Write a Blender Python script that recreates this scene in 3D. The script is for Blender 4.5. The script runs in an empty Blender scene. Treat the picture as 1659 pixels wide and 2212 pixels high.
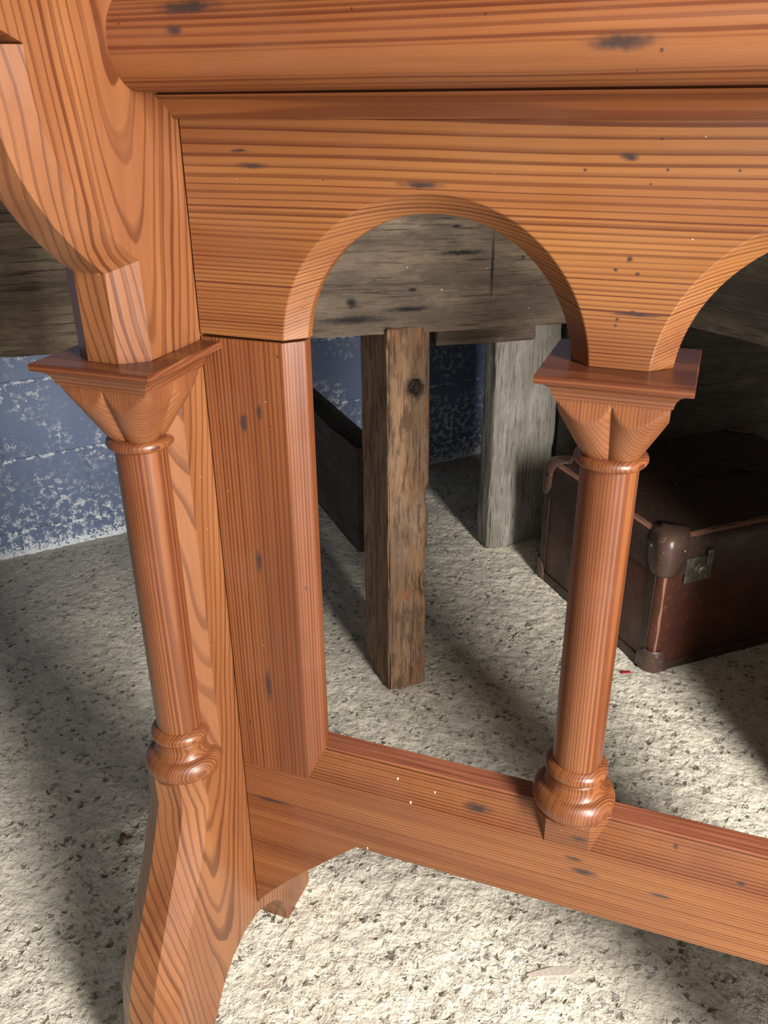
import bpy, bmesh, math, random
from mathutils import Vector, Matrix, noise
from math import sin, cos, pi, sqrt, radians
random.seed(7)
C = bpy.context.scene.collection
scn = bpy.context.scene

# ------------------------------------------------------------------ camera
cam_d = bpy.data.cameras.new('camera'); cam = bpy.data.objects.new('camera', cam_d); C.objects.link(cam)
R = Matrix(((0.9373449441761043, -0.14311697437560456, 0.31765073157962115),
            (0.3482903366608976, 0.40807441425294666, -0.8439011279887906),
            (-0.008848560116458392, 0.901661135947251, 0.43235274823479314)))
cam.matrix_world = Matrix.Translation((0, 0, 1.264)) @ R.to_4x4()
cam_d.sensor_fit = 'VERTICAL'; cam_d.sensor_height = 24.0
cam_d.lens = 1872.05 / 2212 * 24.0
cam_d.clip_start = 0.02
scn.camera = cam

# ------------------------------------------------------------------ light
w = bpy.data.worlds.new('world'); scn.world = w; w.use_nodes = True
w.node_tree.nodes['Background'].inputs[0].default_value = (0.80, 0.90, 1.0, 1)
w.node_tree.nodes['Background'].inputs[1].default_value = 0.14
def area(name, loc, target, sx, sy, power, col):
    l = bpy.data.lights.new(name, 'AREA'); l.shape = 'RECTANGLE'; l.size = sx; l.size_y = sy
    l.energy = power; l.color = col
    o = bpy.data.objects.new(name, l); C.objects.link(o); o.location = loc
    o.rotation_euler = (Vector(target) - Vector(loc)).to_track_quat('-Z', 'Y').to_euler()
    return o
area('doorway_daylight', (1.56, -0.42, 1.50), (-0.2, 0.92, 0.95), 0.48, 1.90, 215, (1.0, 0.98, 0.95))
area('window_daylight', (0.48, -1.78, 1.75), (-0.3, 1.0, 0.9), 1.1, 1.0, 14, (0.86, 0.93, 1.0))
scn.view_settings.view_transform = 'Standard'; scn.view_settings.look = 'None'
scn.view_settings.gamma = 1; scn.view_settings.use_curve_mapping = False
scn.view_settings.exposure = 0.0

FZ = 0.025        # height of the floor surface

# ------------------------------------------------------------------ node helper
class NT:
    def __init__(s, name):
        s.m = bpy.data.materials.new(name); s.m.use_nodes = True
        s.t = s.m.node_tree; s.b = s.t.nodes['Principled BSDF']; s.out = s.t.nodes['Material Output']
    def n(s, typ, **kw):
        x = s.t.nodes.new(typ)
        for k, v in kw.items(): setattr(x, k, v)
        return x
    def set(s, sock, v):
        if isinstance(v, bpy.types.NodeSocket): s.t.links.new(v, sock)
        else:
            if hasattr(sock.default_value, '__len__') and not hasattr(v, '__len__'): v = [v] * len(sock.default_value)
            if hasattr(sock.default_value, '__len__') and len(sock.default_value) == 4 and len(v) == 3: v = (*v, 1)
            sock.default_value = v
    def math(s, op, a, b=None, c=None, clamp=False):
        x = s.n('ShaderNodeMath', operation=op); x.use_clamp = clamp
        s.set(x.inputs[0], a)
        if b is not None: s.set(x.inputs[1], b)
        if c is not None: s.set(x.inputs[2], c)
        return x.outputs[0]
    def vm(s, op, a, b=None, out=0):
        x = s.n('ShaderNodeVectorMath', operation=op); s.set(x.inputs[0], a)
        if b is not None: s.set(x.inputs[1], b)
        return x.outputs[out]
    def noise(s, vec, scale, detail=2, rough=0.5, dist=0.0, col=False):
        x = s.n('ShaderNodeTexNoise'); s.set(x.inputs['Vector'], vec)
        x.inputs['Scale'].default_value = scale; x.inputs['Detail'].default_value = detail
        x.inputs['Roughness'].default_value = rough; x.inputs['Distortion'].default_value = dist
        return x.outputs['Color' if col else 'Fac']
    def vor(s, vec, scale, feature='F1', rnd=1.0):
        x = s.n('ShaderNodeTexVoronoi', feature=feature); s.set(x.inputs['Vector'], vec)
        x.inputs['Scale'].default_value = scale; x.inputs['Randomness'].default_value = rnd
        return x
    def mr(s, v, a, b, c=0.0, d=1.0, smooth=False):
        x = s.n('ShaderNodeMapRange'); x.interpolation_type = 'SMOOTHSTEP' if smooth else 'LINEAR'
        s.set(x.inputs[0], v)
        for i, q in enumerate((a, b, c, d)): s.set(x.inputs[i + 1], q)
        return x.outputs[0]
    def mix(s, f, a, b, mode='MIX'):
        x = s.n('ShaderNodeMix', data_type='RGBA', blend_type=mode)
        s.set(x.inputs[0], f); s.set(x.inputs[6], a); s.set(x.inputs[7], b)
        return x.outputs[2]
    def ramp(s, f, stops):
        x = s.n('ShaderNodeValToRGB'); s.set(x.inputs[0], f)
        e = x.color_ramp.elements
        while len(e) > 1: e.remove(e[-1])
        e[0].position = stops[0][0]; e[0].color = (*stops[0][1], 1)
        for p, c in stops[1:]:
            q = e.new(p); q.color = (*c, 1)
        return x.outputs[0]
    def sep(s, v):
        x = s.n('ShaderNodeSeparateXYZ'); s.set(x.inputs[0], v); return x.outputs
    def comb(s, a, b, c):
        x = s.n('ShaderNodeCombineXYZ')
        for i, q in enumerate((a, b, c)): s.set(x.inputs[i], q)
        return x.outputs[0]
    def pos(s): return s.n('ShaderNodeNewGeometry').outputs['Position']
    def obj(s): return s.n('ShaderNodeTexCoord').outputs['Object']
    def bump(s, h, strength, dist=0.001, normal=None):
        x = s.n('ShaderNodeBump'); x.inputs['Strength'].default_value = strength
        x.inputs['Distance'].default_value = dist; s.set(x.inputs['Height'], h)
        if normal is not None: s.t.links.new(normal, x.inputs['Normal'])
        return x.outputs[0]
    def P(s, **kw):
        for k, v in kw.items(): s.set(s.b.inputs[k.replace('_', ' ')], v)
        return s.m

def spots(N, p, lst, base, dark=(0.035, 0.02, 0.017)):
    """dark iron-stained nail marks, (x,y,z, rx,ry,rz) ellipsoids in metres, ragged by noise"""
    if not lst: return base
    d = N.vm('SUBTRACT', N.noise(p, 90, 3, 0.6, col=True), (0.5, 0.5, 0.5))
    mask = 0.0
    for (x, y, z, rx, ry, rz) in lst:
        q = N.vm('MULTIPLY', N.vm('SUBTRACT', p, (x, y, z)), (1 / rx, 1 / ry, 1 / rz))
        q = N.vm('ADD', q, N.vm('MULTIPLY', d, (1.1, 1.1, 1.1)))
        l = N.vm('LENGTH', q, out=1)
        k = N.mr(l, 0.22, 1.30, 0.98, 0.0, True)
        mask = N.math('MAXIMUM', mask, k)
    return N.mix(mask, base, dark)

def pine(name, coord='world', grain=0, centre=(0, 0, 0), s=0.005, taper=0.0, wob=1.0, grad=None,
         light=(0.236, 0.093, 0.030), mid=(0.135, 0.043, 0.014), late=(0.063, 0.013, 0.005),
         stain=(), rough=0.36, bump=0.35, edge=(0.42, 0.78), seed=0.0, specks=None, curl=0.0, top=False):
    """waxed pitch pine. Growth rings are cylinders about an axis parallel to the grain axis."""
    N = NT(name)
    p = N.pos() if coord == 'world' else N.obj()
    if coord == 'objrand':
        r = N.n('ShaderNodeObjectInfo').outputs['Random']
    X = N.sep(p); g = X[grain]; o = [i for i in range(3) if i != grain]
    sc = [1.0, 1.0, 1.0]; sc[grain] = 0.10
    ps = N.vm('ADD', N.vm('MULTIPLY', p, sc), (seed, seed * 1.7, seed * .3))
    n1 = N.math('SUBTRACT', N.noise(ps, 9, 2, 0.5), 0.5)
    n2 = N.math('SUBTRACT', N.noise(ps, 42, 2, 0.5), 0.5)
    u = N.math('SUBTRACT', X[o[0]], centre[o[0]]); v = N.math('SUBTRACT', X[o[1]], centre[o[1]])
    if curl:
        pc = [1.0, 1.0, 1.0]; pc[grain] = 0.45
        n3 = N.math('SUBTRACT', N.noise(N.vm('MULTIPLY', p, pc), 14, 1, 0.4), 0.5)
        u = N.math('ADD', u, N.math('MULTIPLY', n3, curl))
    r = N.math('SQRT', N.math('ADD', N.math('MULTIPLY', u, u), N.math('MULTIPLY', v, v)))
    r = N.math('ADD', r, N.math('MULTIPLY', g, -taper))
    ph = N.math('DIVIDE', r, s)
    if grad:   # ring spacing changes across the board: (axis, a, b, extra) quadratic phase
        ax, z0, k = grad
        q = N.math('SUBTRACT', X[ax], z0)
        ph = N.math('ADD', ph, N.math('MULTIPLY', N.math('MULTIPLY', q, q), k))
    ph = N.math('ADD', ph, N.math('MULTIPLY', n1, 5.0 * wob))
    ph = N.math('ADD', ph, N.math('MULTIPLY', n2, 0.7 * wob))
    vr = N.n('ShaderNodeTexNoise', noise_dimensions='1D'); N.set(vr.inputs['W'], N.math('MULTIPLY', ph, 0.42)); vr.inputs['Detail'].default_value = 1
    ph = N.math('ADD', ph, N.math('MULTIPLY', vr.outputs['Fac'], 0.7))
    f = N.math('FRACT', ph)
    ring = N.math('FLOOR', ph)
    rr = N.n('ShaderNodeTexWhiteNoise', noise_dimensions='1D'); N.set(rr.inputs['W'], ring); rv = rr.outputs['Value']
    a = N.mr(f, edge[0], edge[1], 0, 1, True)
    b = N.mr(f, 0.90, 1.0, 0, 1, True)
    lw = N.math('MULTIPLY', a, N.math('SUBTRACT', 1.0, b))
    lw = N.math('MULTIPLY', lw, N.mr(rv, 0, 1, 0.5, 1.0))
    # fibres
    sf = [900.0, 900.0, 900.0]; sf[grain] = 14.0
    fib = N.noise(N.vm('MULTIPLY', p, sf), 1.0, 2, 0.6)
    blot = N.noise(ps, 16, 3, 0.55)
    col = N.mix(N.mr(blot, 0.32, 0.68), light, mid)
    col = N.mix(N.math('MULTIPLY', lw, 0.92), col, late)
    col = N.mix(N.mr(fib, 0.3, 0.7, 0.0, 0.30), col, N.mix(1.0, col, (0.62, 0.50, 0.42), 'MULTIPLY'))
    # patchy old wax, slightly greyed
    wax = N.noise(p, 11, 3, 0.6)
    col = N.mix(N.mr(wax, 0.52, 0.75, 0.0, 0.25), col, (0.17, 0.065, 0.032))
    # small pits / worm holes
    V = N.vor(p, 28)
    wv = N.sep(V.outputs['Color'])[0]
    hole = N.math('MULTIPLY', N.math('LESS_THAN', V.outputs['Distance'], 0.030), N.math('GREATER_THAN', wv, 0.72))
    col = N.mix(N.math('MULTIPLY', hole, 0.85), col, (0.03, 0.015, 0.01))
    V2 = N.vor(N.vm('ADD', p, (3.1, 1.2, 0.4)), 46)
    dust = N.math('MULTIPLY', N.math('LESS_THAN', V2.outputs['Distance'], 0.026), N.math('GREATER_THAN', N.sep(V2.outputs['Color'])[1], 0.74))
    col = N.mix(N.math('MULTIPLY', dust, 0.8), col, (0.72, 0.62, 0.5))
    if top:   # the flat top of the stretcher is mixed to a darker red; the bevel gets a dull mauve tint
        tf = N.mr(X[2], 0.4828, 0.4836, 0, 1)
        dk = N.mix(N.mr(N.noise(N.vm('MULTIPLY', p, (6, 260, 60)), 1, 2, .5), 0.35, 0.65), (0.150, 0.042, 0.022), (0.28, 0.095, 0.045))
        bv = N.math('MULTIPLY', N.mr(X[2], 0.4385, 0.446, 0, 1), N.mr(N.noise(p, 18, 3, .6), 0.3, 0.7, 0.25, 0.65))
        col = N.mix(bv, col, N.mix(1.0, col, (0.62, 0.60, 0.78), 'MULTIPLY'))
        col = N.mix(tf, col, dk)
    col = spots(N, p, stain, col)
    if specks:   # splashes of cream paint inside a box
        (x0, x1, y0, y1, sc_, th) = specks
        V3 = N.vor(N.vm('MULTIPLY', p, (1, 1, 0.45)), sc_)
        inb = N.math('MULTIPLY', N.mr(X[0], x0, x0 + 0.05, 0, 1), N.mr(X[0], x1 - 0.05, x1, 1, 0))
        sp = N.math('MULTIPLY', N.math('LESS_THAN', V3.outputs['Distance'], 0.10), N.math('GREATER_THAN', N.sep(V3.outputs['Color'])[2], th))
        sp = N.math('MULTIPLY', sp, N.math('GREATER_THAN', inb, 0.5))
        col = N.mix(sp, col, (0.80, 0.74, 0.60))
    h = N.math('ADD', N.math('MULTIPLY', lw, 1.0), N.math('MULTIPLY', fib, 0.5))
    h = N.math('SUBTRACT', h, N.math('MULTIPLY', hole, 4.0))
    nb = N.bump(h, bump, 0.00035)
    ro = N.mr(wax, 0.3, 0.75, rough - 0.06, rough + 0.14)
    N.P(Base_Color=col, Roughness=ro, Normal=nb)
    N.b.inputs['Coat Weight'].default_value = 0.18; N.b.inputs['Coat Roughness'].default_value = 0.25
    N.b.inputs['Specular IOR Level'].default_value = 0.34
    return N.m

# ------------------------------------------------------------------ mesh helpers
def mesh(name, verts, faces, mat, parent=None, smooth=False, origin=(0, 0, 0), bevel=0.0, seg=2, angle=35):
    me = bpy.data.meshes.new(name)
    ox, oy, oz = origin
    me.from_pydata([(x - ox, y - oy, z - oz) for x, y, z in verts], [], faces)
    bm = bmesh.new(); bm.from_mesh(me)
    bmesh.ops.remove_doubles(bm, verts=bm.verts, dist=1e-6)
    bmesh.ops.recalc_face_normals(bm, faces=bm.faces)
    bm.to_mesh(me); bm.free()
    if smooth:
        for p in me.polygons: p.use_smooth = True
    o = bpy.data.objects.new(name, me); C.objects.link(o)
    me.materials.append(mat)
    if parent is not None:
        o.parent = parent
        pl = parent_world(parent)
        o.location = Vector(origin) - pl
    else: o.location = origin
    if bevel:
        b = o.modifiers.new('bevel', 'BEVEL'); b.width = bevel; b.segments = seg; b.limit_method = 'ANGLE'
        b.angle_limit = radians(angle); b.harden_normals = False
        if not smooth:
            for p in me.polygons: p.use_smooth = True
            me.set_sharp_from_angle(angle=radians(28)) if hasattr(me, 'set_sharp_from_angle') else None
    return o
def parent_world(o):
    v = Vector((0, 0, 0))
    while o is not None: v = v + o.location; o = o.parent
    return v
def sharp(o, ang=30):
    me = o.data
    for p in me.polygons: p.use_smooth = True
    if hasattr(me, 'set_sharp_from_angle'): me.set_sharp_from_angle(angle=radians(ang))
def empty(name, loc, label=None, cat=None, group=None):
    o = bpy.data.objects.new(name, None); C.objects.link(o); o.location = loc; o.empty_display_size = 0.1
    tag(o, label, cat, group); return o
def tag(o, label=None, cat=None, group=None, kind=None):
    if label: o['label'] = label
    if cat: o['category'] = cat
    if group: o['group'] = group
    if kind: o['kind'] = kind
    return o
def loft(rings, closed_ring=True, cap=True):
    """rings: list of equal-length vertex loops"""
    V = [v for r in rings for v in r]; n = len(rings[0]); F = []
    for i in range(len(rings) - 1):
        for j in range(n if closed_ring else n - 1):
            k = (j + 1) % n
            F.append((i * n + j, i * n + k, (i + 1) * n + k, (i + 1) * n + j))
    if cap:
        F.append(tuple(range(n))[::-1]); F.append(tuple((len(rings) - 1) * n + j for j in range(n)))
    return V, F
def lathe(prof, cx, cy, n=64):
    return loft([[(cx + r * cos(2 * pi * j / n), cy + r * sin(2 * pi * j / n), z) for j in range(n)] for r, z in prof])
def prism_xz(poly, y0, y1):
    return loft([[(x, y0, z) for x, z in poly], [(x, y1, z) for x, z in poly]])
def box(x0, x1, y0, y1, z0, z1):
    return loft([[(x0, y0, z), (x1, y0, z), (x1, y1, z), (x0, y1, z)] for z in (z0, z1)])

# ================================================================== THE SETTING
def mat_floor():
    N = NT('eroded_concrete')
    p = N.pos(); X = N.sep(p)
    fl = N.comb(X[0], X[1], 0.0)
    # light travels across; coarse lumps, slightly drawn out
    big = N.noise(fl, 7, 3, 0.55)
    lump = N.noise(fl, 30, 4, 0.6, 0.15)
    grit = N.noise(fl, 170, 3, 0.65)
    wob = N.vm('MULTIPLY', N.vm('SUBTRACT', N.noise(fl, 75, 3, 0.6, col=True), (0.5, 0.5, 0.5)), (0.026, 0.026, 0))
    fw = N.vm('ADD', fl, wob)
    def stones(scale, off, r0, th):
        V = N.vor(N.vm('ADD', fw, off), scale)
        cr = N.sep(V.outputs['Color'])
        m = N.mr(V.outputs['Distance'], r0 * 0.55, r0, 1, 0, True)
        k = N.math('GREATER_THAN', cr[0], th)
        return N.math('MULTIPLY', m, k), cr
    peb, pc = stones(44, (0, 0, 0), 0.33, 0.62)
    peb2, pc2 = stones(105, (2.3, 1.1, 0), 0.34, 0.66)
    pit, qc = stones(62, (5.1, 3.7, 0), 0.38, 0.55)
    pit2, qc2 = stones(150, (1.1, 7.7, 0), 0.40, 0.55)
    clus = N.mr(N.noise(N.vm('ADD', fl, (4.2, 1.9, 0)), 11, 3, 0.6), 0.38, 0.56, 0.25, 1.0)
    pit = N.math('MULTIPLY', pit, clus); pit2 = N.math('MULTIPLY', pit2, clus); peb2 = N.math('MULTIPLY', peb2, clus)
    base = N.mix(N.mr(big, 0.35, 0.65), (0.78, 0.70, 0.54), (0.60, 0.54, 0.43))
    base = N.mix(N.mr(lump, 0.40, 0.62, 0.55, 0.0), base, (0.46, 0.41, 0.33))
    base = N.mix(N.mr(grit, 0.35, 0.7, 0.0, 0.35), base, (0.74, 0.69, 0.58))
    # greyer dirt near the wall
    wd = N.math('ADD', N.math('MULTIPLY', N.math('SUBTRACT', X[0], -1.759), -0.7536), N.math('MULTIPLY', N.math('SUBTRACT', X[1], 1.8625), 0.6574))
    near = N.mr(N.math('ADD', wd, N.math('MULTIPLY', N.math('SUBTRACT', big, 0.5), 0.5)), -0.75, -0.05, 0, 1, True)
    base = N.mix(N.math('MULTIPLY', near, 0.6), base, (0.30, 0.285, 0.26))
    stone = N.ramp(pc[1], [(0.0, (0.16, 0.15, 0.145)), (0.3, (0.30, 0.22, 0.15)), (0.55, (0.24, 0.25, 0.26)), (0.8, (0.42, 0.36, 0.28)), (1.0, (0.10, 0.095, 0.09))])
    stone2 = N.ramp(pc2[1], [(0.0, (0.20, 0.18, 0.16)), (0.5, (0.34, 0.27, 0.19)), (1.0, (0.15, 0.155, 0.16))])
    col = N.mix(N.math('MULTIPLY', peb2, 0.8), base, stone2)
    col = N.mix(N.math('MULTIPLY', peb, 0.7), col, stone)
    col = N.mix(N.math('MULTIPLY', pit, 0.8), col, (0.12, 0.10, 0.075))
    col = N.mix(N.math('MULTIPLY', pit2, 0.45), col, (0.17, 0.14, 0.10))
    h = N.math('MULTIPLY', N.math('SUBTRACT', lump, 0.5), 0.011)
    h = N.math('ADD', h, N.math('MULTIPLY', N.math('SUBTRACT', big, 0.5), 0.012))
    h = N.math('SUBTRACT', h, N.math('MULTIPLY', pit, 0.006))
    h = N.math('SUBTRACT', h, N.math('MULTIPLY', pit2, 0.003))
    h = N.math('ADD', h, N.math('MULTIPLY', peb, 0.0012))
    hb = N.math('ADD', h, N.math('MULTIPLY', grit, 0.0028))
    D = N.n('ShaderNodeDisplacement'); D.inputs['Midlevel'].default_value = 0.0; D.inputs['Scale'].default_value = 1.0
    N.set(D.inputs['Height'], h)
    N.t.links.new(D.outputs[0], N.out.inputs['Displacement'])
    N.m.displacement_method = 'BOTH'
    bb = N.n('ShaderNodeBump'); bb.inputs['Strength'].default_value = 0.5; bb.inputs['Distance'].default_value = 1.0
    N.set(bb.inputs['Height'], N.math('MULTIPLY', grit, 0.0028))
    N.P(Base_Color=col, Roughness=0.9, Normal=bb.outputs[0])
    N.b.inputs['Specular IOR Level'].default_value = 0.25
    return N.m
# room axes: u runs along the back wall, v runs from the camera towards it
U = Vector((cos(radians(48.9)), sin(radians(48.9)), 0)); Vv = Vector((-U.y, U.x, 0)); W0 = Vector((-1.759, 1.8625, 0))
def uv(u, v, z): q = W0 + U * u + Vv * v; return (q.x, q.y, z)
M_floor = mat_floor()
def grid(name, o, du, dv, nu, nv, mat, kind='structure'):
    V = [tuple(Vector(o) + Vector(du) * (i / nu) + Vector(dv) * (j / nv)) for j in range(nv + 1) for i in range(nu + 1)]
    F = [(j * (nu + 1) + i, j * (nu + 1) + i + 1, (j + 1) * (nu + 1) + i + 1, (j + 1) * (nu + 1) + i) for j in range(nv) for i in range(nu)]
    ob = mesh(name, V, F, mat); ob['kind'] = kind
    for p in ob.data.polygons: p.use_smooth = True
    return ob
def floor_mesh():
    us = [-2.6, -1.6] + [-1.2 + i * 0.0055 for i in range(int(4.0 / 0.0055))] + [3.2, 4.2]
    vs = [-4.14, -3.2] + [-2.35 + i * 0.0055 for i in range(int(2.40 / 0.0055))] + [0.06]
    V = [uv(u, v, FZ) for v in vs for u in us]; n = len(us)
    F = [(j * n + i, j * n + i + 1, (j + 1) * n + i + 1, (j + 1) * n + i) for j in range(len(vs) - 1) for i in range(n - 1)]
    me = bpy.data.meshes.new('floor'); me.from_pydata(V, [], F)
    for p in me.polygons: p.use_smooth = True
    o = bpy.data.objects.new('floor', me); C.objects.link(o); me.materials.append(M_floor); o['kind'] = 'structure'
    return o
floor_mesh()

def mat_wall():
    N = NT('blue_painted_block')
    p = N.pos()
    uu = N.vm('DOT_PRODUCT', N.vm('SUBTRACT', p, tuple(W0)), tuple(U), out=1)
    z = N.sep(p)[2]
    q = N.comb(uu, z, 0.0)
    # running bond of 300 mm high courses
    zz = N.math('SUBTRACT', z, 0.326)
    row = N.math('FLOOR', N.math('DIVIDE', zz, 0.225))
    fz = N.math('PINGPONG', N.math('SUBTRACT', z, 0.326), 0.1125)
    off = N.math('MULTIPLY', N.math('MODULO', N.math('ABSOLUTE', row), 2.0), 0.225)
    fu = N.math('PINGPONG', N.math('ADD', N.math('SUBTRACT', uu, 0.112 - 0.225), off), 0.225)
    nz = N.noise(q, 30, 3, 0.6)
    wv = N.math('MULTIPLY', N.math('SUBTRACT', nz, 0.5), 0.006)
    bed = N.mr(N.math('ADD', fz, wv), 0.002, 0.007, 1, 0, True)
    per = N.mr(N.math('ADD', fu, wv), 0.001, 0.0045, 1, 0, True)
    joint = N.math('MAXIMUM', bed, per)
    cloud = N.noise(q, 7.5, 3, 0.6)
    fl = N.noise(q, 95, 3, 0.6, 1.6)
    vein = N.math('ABSOLUTE', N.math('SUBTRACT', fl, 0.5))
    low = N.mr(z, FZ, FZ + 0.30, 1.0, 0.0)
    thr = N.math('ADD', N.mr(cloud, 0.44, 0.68, 0.0, 0.050), N.math('MULTIPLY', low, 0.035))
    thr = N.math('ADD', thr, N.math('MULTIPLY', bed, 0.05))
    keep = N.noise(q, 48, 2, 0.5)
    thr = N.math('MULTIPLY', thr, N.mr(keep, 0.48, 0.56, 0.0, 1.3))
    flake = N.math('LESS_THAN', vein, thr)
    foot = N.math('LESS_THAN', N.math('ADD', N.math('SUBTRACT', z, FZ), N.math('MULTIPLY', N.math('SUBTRACT', fl, 0.5), 0.16)), 0.020)
    white = N.math('MAXIMUM', flake, foot)
    tone = N.noise(q, 3.0, 2, 0.5)
    blue = N.mix(N.mr(tone, 0.3, 0.7), (0.125, 0.160, 0.265), (0.175, 0.22, 0.35))
    col = N.mix(white, blue, (0.80, 0.82, 0.84))
    h = N.math('ADD', N.math('MULTIPLY', joint, -1.0), N.math('MULTIPLY', N.noise(q, 55, 4, 0.6), 0.9))
    h = N.math('ADD', h, N.math('MULTIPLY', flake, -0.25))
    N.P(Base_Color=col, Roughness=0.6, Normal=N.bump(h, 0.7, 0.004))
    return N.m
M_wall = mat_wall()
def plain(name, col, rough=0.9, sc=6, var=0.25, bump=0.3):
    N = NT(name); p = N.pos(); n = N.noise(p, sc, 4, 0.6)
    c = N.mix(N.mr(n, 0.3, 0.7), tuple(x * (1 - var) for x in col), col)
    return N.P(Base_Color=c, Roughness=rough, Normal=N.bump(N.noise(p, sc * 10, 3), bump, 0.002))
M_render = plain('stained_limewash', (0.12, 0.115, 0.105)); M_ceil = plain('dusty_boards', (0.10, 0.085, 0.065))
grid('wall_back', uv(-2.6, 0.0, -0.05), U * 6.8, (0, 0, 2.75), 8, 4, M_wall)
grid('wall_left', uv(-2.6, -4.14, -0.05), Vv * 4.14, (0, 0, 2.75), 2, 2, M_render)
grid('wall_right', uv(4.2, -4.14, -0.05), Vv * 4.14, (0, 0, 2.75), 2, 2, M_render)
grid('ceiling', uv(-2.6, -4.14, 2.70), U * 6.8, Vv * 4.14, 2, 2, M_ceil)
def wall_front():
    """wall behind the camera with a doorway and a window opening"""
    us = [-2.6, -1.95, -0.80, 0.10, 0.85, 4.2]; zs = [-0.05, 0.30, 1.2, 2.3, 2.60, 2.70]
    V = [uv(u, -4.14, z) for z in zs for u in us]; n = len(us); F = []
    for j in range(len(zs) - 1):
        for i in range(n - 1):
            if i == 3 and j < 4 : continue            # doorway
            if i == 1 and j == 2: continue             # window
            F.append((j * n + i, j * n + i + 1, (j + 1) * n + i + 1, (j + 1) * n + i))
    o = mesh('wall_front', V, F, M_render); o['kind'] = 'structure'
wall_front()
# ================================================================== THE PINE STAND
XL = -0.5128; XR = 0.374; XC = (XL + XR) / 2
B = Vector((XC, 0.8, FZ))
stand = empty('pine_stand', B, 'large waxed reddish pine stand with arched apron, turned columns and low stretcher', 'furniture')
CH = 0.020

st_ap = [(-0.4338, 0.8, 1.2047, 0.018, .05, 0.0034), (-0.4477, 0.8, 1.2182, 0.010, .05, 0.0018), (-0.2617, 0.8, 1.1908, 0.022, .05, 0.0036),
         (-0.0798, 0.8, 1.2172, 0.0082, .05, 0.0034), (-0.0707, 0.8, 1.1345, 0.003, .05, 0.003), (-0.0594, 0.8, 1.0870, 0.026, .05, 0.0022),
         (-0.1154, 0.8, 1.2062, 0.0017, .02, 0.0015), (-0.0479, 0.8, 1.2073, 0.0015, .02, 0.0015), (0.0078, 0.8, 1.2079, 0.0015, .02, 0.0015),
         (-0.0602, 0.8, 1.1959, 0.0014, .02, 0.001), (-0.0556, 0.8, 1.2308, 0.0015, .02, 0.0015), (-0.0628, 0.8, 1.0888, 0.0026, .02, 0.0019),
         (-0.0757, 0.8, 1.0817, 0.0019, .02, 0.0016), (-0.0768, 0.8, 1.0761, 0.0019, .02, 0.0015), (-0.0815, 0.8, 1.1248, 0.0023, .02, 0.0018), (-0.0626, 0.8, 1.1219, 0.0023, .02, 0.0018)]
M_apron = pine('pine_apron', grain=0, centre=(0, 0.42, 1.60), s=0.0062, grad=(2, 1.20, 480.0), wob=0.55, stain=st_ap, seed=3.1,
               light=(0.264, 0.111, 0.035), mid=(0.173, 0.059, 0.018))
st_po = [(-0.4671, .8, 0.9381, 0.005, .05, 0.0125), (-0.4463, .8, 0.9528, 0.0034, .05, 0.011), (-0.4620, .8, 0.7634, 0.0048, .05, 0.0165),
         (-0.4626, .8, 0.5809, 0.0048, .05, 0.026), (-0.4051, .8, 0.7323, 0.0019, .05, 0.0026), (-0.4193, .8, 1.0170, 0.0017, .02, 0.0015), (-0.4953, .8, 0.5120, 0.0021, .05, 0.0048)]
M_post = pine('pine_post', grain=2, centre=(-0.30, 0.98, 0), s=0.0036, wob=0.8, stain=st_po, seed=8.0, edge=(0.35, 0.8),
              light=(0.200, 0.068, 0.022), mid=(0.129, 0.038, 0.013))
st_ra = [(-0.1813, .8, 0.4573, 0.020, .05, 0.0065), (-0.4702, .8, 0.3815, 0.032, .05, 0.0046), (-0.0580, .8, 0.4238, 0.0125, .05, 0.0038),
         (-0.0453, .8, 0.4067, 0.018, .05, 0.0053), (0.0454, .8, 0.4015, 0.0135, .05, 0.0032), (-0.0553, .8, 0.4576, 0.012, .05, 0.004),
         (0.0538, .8, 0.4704, 0.0035, .05, 0.0035), (0.1282, .8, 0.4495, 0.005, .05, 0.003)]
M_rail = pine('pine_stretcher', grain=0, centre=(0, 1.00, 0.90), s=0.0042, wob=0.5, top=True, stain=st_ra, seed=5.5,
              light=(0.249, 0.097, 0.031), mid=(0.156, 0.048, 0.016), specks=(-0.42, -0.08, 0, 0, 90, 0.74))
M_nose = pine('pine_nosing', grain=0, centre=(0, 0.90, 1.40), s=0.0038, wob=0.5, seed=11.0, edge=(0.42, 0.74),
              stain=[(-0.0837, .706, 1.2973, 0.026, .03, 0.006), (-0.4354, .706, 1.3312, 0.032, .03, 0.006), (-0.4463, .706, 1.315, 0.009, .03, 0.004), (-0.0563, .706, 1.2915, 0.0015, .02, 0.0015)],
              light=(0.221, 0.081, 0.027), mid=(0.165, 0.050, 0.016), late=(0.072, 0.015, 0.006))
M_end = pine('pine_end_board', grain=2, centre=(-0.470, 0.712, 0), s=0.0092, taper=0.125, wob=0.42, seed=1.0, edge=(0.55, 0.82), curl=0.022,
             light=(0.243, 0.096, 0.034), mid=(0.162, 0.055, 0.020), late=(0.073, 0.018, 0.005))
M_col = pine('pine_turned', coord='obj', grain=2, centre=(0.16, -0.10, 0), s=0.0030, wob=0.45, seed=6.0, edge=(0.35, 0.75), rough=0.33,
             light=(0.221, 0.079, 0.025), mid=(0.143, 0.043, 0.014))
M_cap = pine('pine_carved', coord='obj', grain=2, centre=(0.70, -0.75, 0), s=0.0024, wob=0.5, seed=9.0, rough=0.36,
             light=(0.214, 0.079, 0.027), late=(0.113, 0.034, 0.014), mid=(0.143, 0.045, 0.015))
M_abac = pine('pine_abacus', coord='obj', grain=0, centre=(0, 0.05, -0.30), s=0.0050, wob=0.9, seed=4.0, rough=0.34,
              light=(0.185, 0.064, 0.023), mid=(0.127, 0.038, 0.014))

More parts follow.
